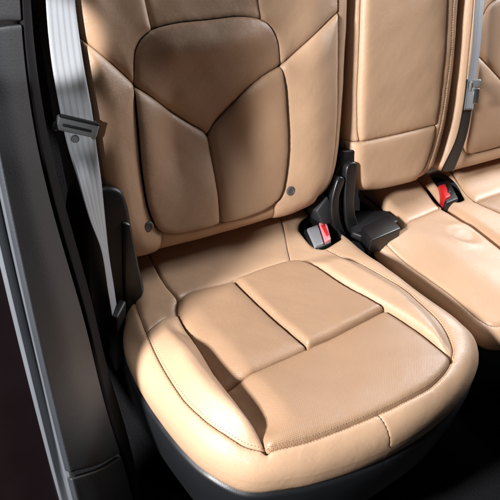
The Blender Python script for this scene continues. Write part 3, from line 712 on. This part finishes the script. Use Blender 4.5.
root = thing('belt_buckle', 'black seat belt buckle with bright red release button beside the middle cushion', 'belt buckle', cush_frame(.65, 0, -.04), 'belt buckles')
cupmesh('well', rhole, M['black'], root, cush_frame, -.022, -.06)
prism('housing', PL['red_body'], -.055, -.006, cush_frame, M['black'], root, .004)
q = np.array(PL['red_button']); c0 = q.mean(0); q = c0+(q-c0)*np.array((.9, .78))
rb = prism('release_button', [tuple(v) for v in q], -.03, .002, cush_frame, M['red'], root, .002)
prism('latch_slot', [tuple(c0+(np.array(v)-c0)*np.array((.5, .35))+np.array((.010, .004))) for v in q], -.0, .0035, cush_frame, M['black'], rb, .0012)

# ================================================================== black side housing left of the backrest
root = thing('side_housing', 'black plastic housing wedged between the door side of the backrest and the cushion', 'plastic housing', back_frame(-.22, .05, 0))
hs_ = prism('shell', PL['housing_out'], -.06, .028, back_frame, M['black'], root, .010, seg=4, closed_smooth=.008)
prism('corner_face', [(-.209, .142), (-.193, .134), (-.184, -.001), (-.193, -.022), (-.224, -.040), (-.222, .02)], .0, .033, back_frame, M['gloss'], hs_, .006, seg=3)

# ================================================================== seat belts
def belt_parts(root, Lp, Rp, mat): return ribbon('webbing', Lp, Rp, mat, root)
root = thing('seat_belt', 'pale grey seat belt with a grey tongue, hanging in bright light beside the nearest backrest', 'seat belt', (-.25, -.05, 0), 'seat belts')
belt_parts(root, TR['belt_L']+[(-.256, -.064, -.05)], TR['belt_R']+[(-.232, -.040, -.085)], M['belt'])
rbox('anchor_sleeve', (.040, .016, .15), (-.247, -.058, -.055), M['black'], (Vector((.70, .71, 0)), Vector((-.71, .70, 0)), Vector((0, 0, 1))), root, .005, shape=lambda x, y, z: (x*(1+z*2), y, z))
BL, BR = np.array(TR['belt_L']), np.array(TR['belt_R'])
i0 = 3; cL, cRr = BL[i0]*.93+BL[i0+1]*.07, BR[i0]*.93+BR[i0+1]*.07; cen = (cL+cRr)/2
ax = Vector(cRr-cL).normalized(); dn = Vector((BL[i0+1]+BR[i0+1]-BL[i0]-BR[i0])/2).normalized(); nn = ax.cross(dn).normalized()
if nn.y > 0: nn = -nn
dn = (nn.cross(ax)).normalized()
if dn.z > 0: dn = -dn
ax, dn = (ax*math.cos(R(12))+dn*math.sin(R(12))), (dn*math.cos(R(12))-ax*math.sin(R(12)))
cv = Vector(cen)+dn*.017+ax*.002
def P3(a, b, c): return cv + ax*a + dn*b + nn*c
tb = rbox('tongue_bar', (.064, .023, .010), P3(.002, .002, .006), M['tongue'], (ax, dn, nn), root, .0042, 4)
rbox('tongue_back', (.056, .016, .006), P3(.004, -.003, -.005), M['black'], (ax, dn, nn), root, .0025)
rbox('tongue_rim', (.060, .005, .007), P3(.003, -.0085, .009), M['black'], (ax, dn, nn), root, .002)
for sx in (-.028, .031): rbox('tongue_arm', (.007, .014, .008), P3(sx, .010, .002), M['tongue'], (ax, dn, nn), root, .003)
rbox('webbing_slot', (.044, .0045, .004), P3(.002, .0035, .0105), M['black'], (ax, dn, nn), tb, .0015)
rbox('latch_plate', (.009, .032, .0025), P3(.030, .030, -.006), M['metal'], (ax, dn, nn), root, .001)
bm = bmesh.new(); bmesh.ops.create_cone(bm, cap_ends=True, segments=28, radius1=.0065, radius2=.0052, depth=.004)
bmesh.ops.bevel(bm, geom=[e for e in bm.edges], offset=.0008, segments=2, affect='EDGES')
bm.transform(Matrix.Translation(P3(.004, .022, .0028)) @ Matrix([list(c) for c in zip(list(ax), list(dn), list(nn))]).to_4x4())
bm_obj('stop_button', bm, M['tongue'], root)

root = thing('seat_belt', 'dark seat belt hanging between the middle and right backrests, its tongue near mid height', 'seat belt', back_frame(.63, .05, .03), 'seat belts')
bL2 = [(0.624,0.513),(0.623,0.435),(0.629,0.333),(0.626,0.269),(0.623,0.203),(0.610,0.136),(0.570,0.068)]
bR2 = [(0.681,0.510),(0.681,0.430),(0.684,0.325),(0.682,0.259),(0.683,0.190),(0.673,0.120),(0.642,0.047)]
bl = [back_frame(x, v, .035) for x, v in bL2]; br = [back_frame(x, v, .012) for x, v in bR2]
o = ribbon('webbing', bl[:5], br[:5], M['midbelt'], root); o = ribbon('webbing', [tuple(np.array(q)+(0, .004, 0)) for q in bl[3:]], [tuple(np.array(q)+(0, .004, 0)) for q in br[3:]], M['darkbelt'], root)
o['label'] = 'black lower length of the belt'
(tx, tv), (lx, lv) = PL['beltR_tongue'][0], PL['beltR_latch'][0]
axb = (Vector((.85, -.5, .16))).normalized(); upb = Vector(back_frame(0, 1, 0)); nb = axb.cross(upb).normalized(); upb = nb.cross(axb)
rbox('tongue_bar', (.026, .018, .010), back_frame(tx+.002, tv, .042), M['tongue'], (axb, upb, nb), root, .005, 4)
rbox('tongue_arm', (.007, .022, .008), back_frame(tx-.010, tv-.006, .040), M['tongue'], (axb, upb, nb), root, .003)
rbox('latch_plate', (.013, .034, .0025), back_frame(lx, lv+.005, .042), M['metal'], (axb, upb, nb), root, .001)

# ================================================================== door opening trim on the left
def rows(k, a, b):
    """piece of a traced lengthways line between two of its stations"""
    c = [np.array(p) for p in TR[k]]; out = []
    r = cm(c, False, .002)
    for _ in range(2):                       # iron out the wobble of the traced line
        w_ = 61; pad = np.vstack([2*r[0]-r[1:w_//2+1][::-1], r, 2*r[-1]-r[-w_//2:-1][::-1]]) if len(r) > w_ else r
        if len(r) > w_: r = np.stack([np.convolve(pad[:, i], np.ones(w_)/w_, 'valid') for i in range(3)], 1)
    idx = [int(np.argmin(((r-p)**2).sum(1))) for p in c]
    ia = idx[int(a)] + int((a-int(a))*(idx[min(int(a)+1, len(c)-1)]-idx[int(a)])); ib = idx[int(b)] + int((b-int(b))*(idx[min(int(b)+1, len(c)-1)]-idx[int(b)]))
    return r[ia:ib+1:2]
def slab(name, cols, mat, parent, thick, ns=50, nt=10, bevel=.0025):
    """a curved panel with rounded rim: the sheet, pushed back copy and rolled edges"""
    C_ = [np.stack([np.interp(np.linspace(0, 1, ns), np.linspace(0, 1, len(c)), c[:, i]) for i in range(3)], 1) for c in cols]
    G_ = []
    for i in range(ns):
        r = cm([c[i] for c in C_], False, .002); t = np.linspace(0, 1, len(r)); k = nt*(len(cols)-1)+1
        G_.append(np.stack([np.interp(np.linspace(0, 1, k), t, r[:, j]) for j in range(3)], 1))
    G_ = np.array(G_); du = np.gradient(G_, axis=0); dv = np.gradient(G_, axis=1); n = np.cross(du, dv); n /= np.maximum(np.linalg.norm(n, axis=2), 1e-9)[..., None]
    camp = np.array(CAM[:3])
    if ((camp-G_)*n).sum(2).mean() < 0: n = -n
    a, b = G_.shape[:2]; V = []; F = []
    for lay in (0, 1):
        for i in range(a):
            for j in range(b): V.append(G_[i, j] - n[i, j]*thick*lay)
    id_ = lambda l, i, j: l*a*b+i*b+j
    for i in range(a-1):
        for j in range(b-1):
            F.append((id_(0, i, j), id_(0, i, j+1), id_(0, i+1, j+1), id_(0, i+1, j))); F.append((id_(1, i, j), id_(1, i+1, j), id_(1, i+1, j+1), id_(1, i, j+1)))
    for i in range(a-1):
        for j in (0, b-1): F.append((id_(0, i, j), id_(0, i+1, j), id_(1, i+1, j), id_(1, i, j)))
    for j in range(b-1):
        for i in (0, a-1): F.append((id_(0, i, j), id_(1, i, j), id_(1, i, j+1), id_(0, i, j+1)))
    bm = bmesh.new(); vv = [bm.verts.new(v) for v in V]
    for f in F: bm.faces.new([vv[k] for k in f])
    bmesh.ops.recalc_face_normals(bm, faces=bm.faces)
    ed = [e for e in bm.edges if len(e.link_faces) == 2 and e.calc_face_angle() > R(60)]
    if bevel: bmesh.ops.bevel(bm, geom=ed, offset=bevel, segments=3, affect='EDGES', profile=.5, clamp_overlap=True)
    return bm_obj(name, bm, mat, parent)
for k_ in ('trim0', 'trimM', 'trim1', 'rec', 'seal0', 'sealM'): TR[k_] = [tuple(np.array(TR[k_][0])+np.array((0, .05, .27)))] + list(TR[k_])
root = thing('door_trim', 'charcoal plastic trim panel of the door opening left of the seat belt', 'trim panel', (-.40, -.15, 0))
sec = lambda ks, a, b: [rows(k, a, b) for k in ks]
slab('upper_panel', sec(('trim0', 'trimM', 'trim1'), 0, 1.97), M['grey'], root, .012)
slab('main_panel', sec(('trim0', 'trimM', 'trim1'), 2.0, 7.97), M['grey'], root, .012, ns=90)
slab('lower_panel', sec(('trim0', 'trimM', 'trim1'), 8.03, 9), M['grey'], root, .012)
back = [p+np.array((.012, .10, -.01)) for p in TR['rec']]; far_ = [p+np.array((-.01, .42, 0)) for p in TR['rec']]
TR['inner'] = [np.array(p)*.25+np.array(q)*.75+np.array((-.010, .018, 0)) for p, q in zip(TR['trim1'], TR['rec'])]
TR['lip'] = [np.array(p)+np.array((.0, .012, 0)) for p in TR['trim1']]; TR['back'] = back; TR['far'] = far_
slab('inner_wall', sec(('lip', 'rec', 'back', 'far'), 0, 9), M['recess'], root, .008, ns=70)
TR['sealE'] = [np.array(p)*.25+np.array(q)*.75+np.array((0, -.001, 0)) for p, q in zip(TR['sealM'], TR['trim0'])]
root = thing('door_seal', 'light grey rubber seal strip running down the outer edge of the charcoal trim', 'door seal', (-.42, -.15, 0))
slab('seal_strip', sec(('seal0', 'sealM', 'sealE'), 0, 9), M['rubber'], root, .008, ns=90, bevel=.003)
TR['seal1'] = [np.array(p)*.2+np.array(q)*.8+np.array((0, .002, 0)) for p, q in zip(TR['sealM'], TR['trim0'])]
TR['seal2'] = [np.array(q)+np.array((.001, .006, 0)) for q in TR['trim0']]
slab('inner_lip', sec(('seal1', 'seal2'), 0, 9), M['sealedge'], root, .006, ns=90, bevel=.002)
TR['body'] = [np.array(q)+np.array((-.16, .03, 0)) for q in TR['seal0']]
root = thing('door_frame', 'dark maroon painted door frame in the lower left corner, outside the seal strip', 'door frame', (-.46, -.2, 0))
TR['b1'] = [np.array(q)+np.array((-.002, .008, 0)) for q in TR['seal0']]
TR['b2'] = [np.array(p)*.6+np.array(q)*.4+np.array((.010, .0, 0)) for p, q in zip(TR['seal0'], TR['body'])]
TR['b3'] = [np.array(p)*.5+np.array(q)*.5+np.array((-.004, .004, 0)) for p, q in zip(TR['seal0'], TR['body'])]
slab('painted_panel', sec(('b1', 'b2', 'b3', 'body'), 0, 9), M['paint'], root, .01, ns=80)

# ================================================================== the setting
def structure(name, V, F, mat, smooth=False):
    o = link_mesh(name, V, F, mat, smooth=smooth); o['kind'] = 'structure'; return o
# carpet: one rolling sheet
gx, gy = 60, 60; V = []; F = []
for j in range(gy):
    for i in range(gx):
        x = -1.0+i*3.0/(gx-1); y = -2.2+j*2.8/(gy-1); V.append((x, y, -.36+.006*math.sin(x*9+y*5)+.02*math.exp(-((x-.45)/.14)**2)*1.5))
for j in range(gy-1):
    for i in range(gx-1): a = j*gx+i; F.append((a, a+1, a+gx+1, a+gx))
structure('floor', V, F, M['carpet'], True)
def box(name, x0, x1, y0, y1, z0, z1, mat):
    V = [(x, y, z) for x in (x0, x1) for y in (y0, y1) for z in (z0, z1)]
    F = [(0, 1, 3, 2), (4, 6, 7, 5), (0, 4, 5, 1), (2, 3, 7, 6), (0, 2, 6, 4), (1, 5, 7, 3)]
    return structure(name, V, F, mat)
box('rear_wall', -.45, 1.4, .42, .46, -.36, 1.0, M['carpet'])
box('seat_base', -.16, 1.12, -.30, .36, -.355, -.262, M['black'])

# ================================================================== camera
cam = bpy.data.cameras.new('camera'); co = bpy.data.objects.new('camera', cam); COL.objects.link(co)
yaw, pit, rol, f = CAM[3:7]
fw = Vector((math.sin(yaw)*math.cos(pit), math.cos(yaw)*math.cos(pit), -math.sin(pit))); rt = Vector((math.cos(yaw), -math.sin(yaw), 0)); up = rt.cross(fw)
r2_ = rt*math.cos(rol)+up*math.sin(rol); u2_ = -rt*math.sin(rol)+up*math.cos(rol)
co.matrix_world = Matrix.Translation(CAM[:3]) @ Matrix([list(c) for c in zip(r2_, u2_, -fw)]).to_4x4()
cam.sensor_width = 36; cam.lens = 36*f*1000/500; cam.clip_start = .02; cam.clip_end = 100
cam.dof.use_dof = True; cam.dof.focus_distance = 1.12; cam.dof.aperture_fstop = 16
sc.camera = co

# ================================================================== light
w = bpy.data.worlds.new('World'); sc.world = w; w.use_nodes = True
w.node_tree.nodes['Background'].inputs[0].default_value = (.85, .92, 1, 1); w.node_tree.nodes['Background'].inputs[1].default_value = WORLD
def area(name, loc, target, size, power, col=(1, 1, 1), sy=None, spread=180):
    l = bpy.data.lights.new(name, 'AREA'); l.energy = power; l.color = col; l.size = size; l.spread = R(spread)
    if sy: l.shape = 'RECTANGLE'; l.size_y = sy
    o = bpy.data.objects.new(name, l); COL.objects.link(o); o.location = loc
    o.rotation_euler = (Vector(target)-Vector(loc)).to_track_quat('-Z', 'Y').to_euler()
for a in LIGHTS: area(*a)
for name, loc, target, cone, blend, power, rad in SPOTS:
  l = bpy.data.lights.new(name, 'SPOT'); l.energy = power; l.spot_size = R(cone); l.spot_blend = blend; l.shadow_soft_size = rad
  o = bpy.data.objects.new(name, l); COL.objects.link(o); o.location = loc; o.rotation_euler = (Vector(target)-Vector(loc)).to_track_quat('-Z', 'Y').to_euler()
sc.view_settings.view_transform = 'Standard'; sc.view_settings.look = 'None'; sc.view_settings.exposure = 0; sc.view_settings.gamma = 1
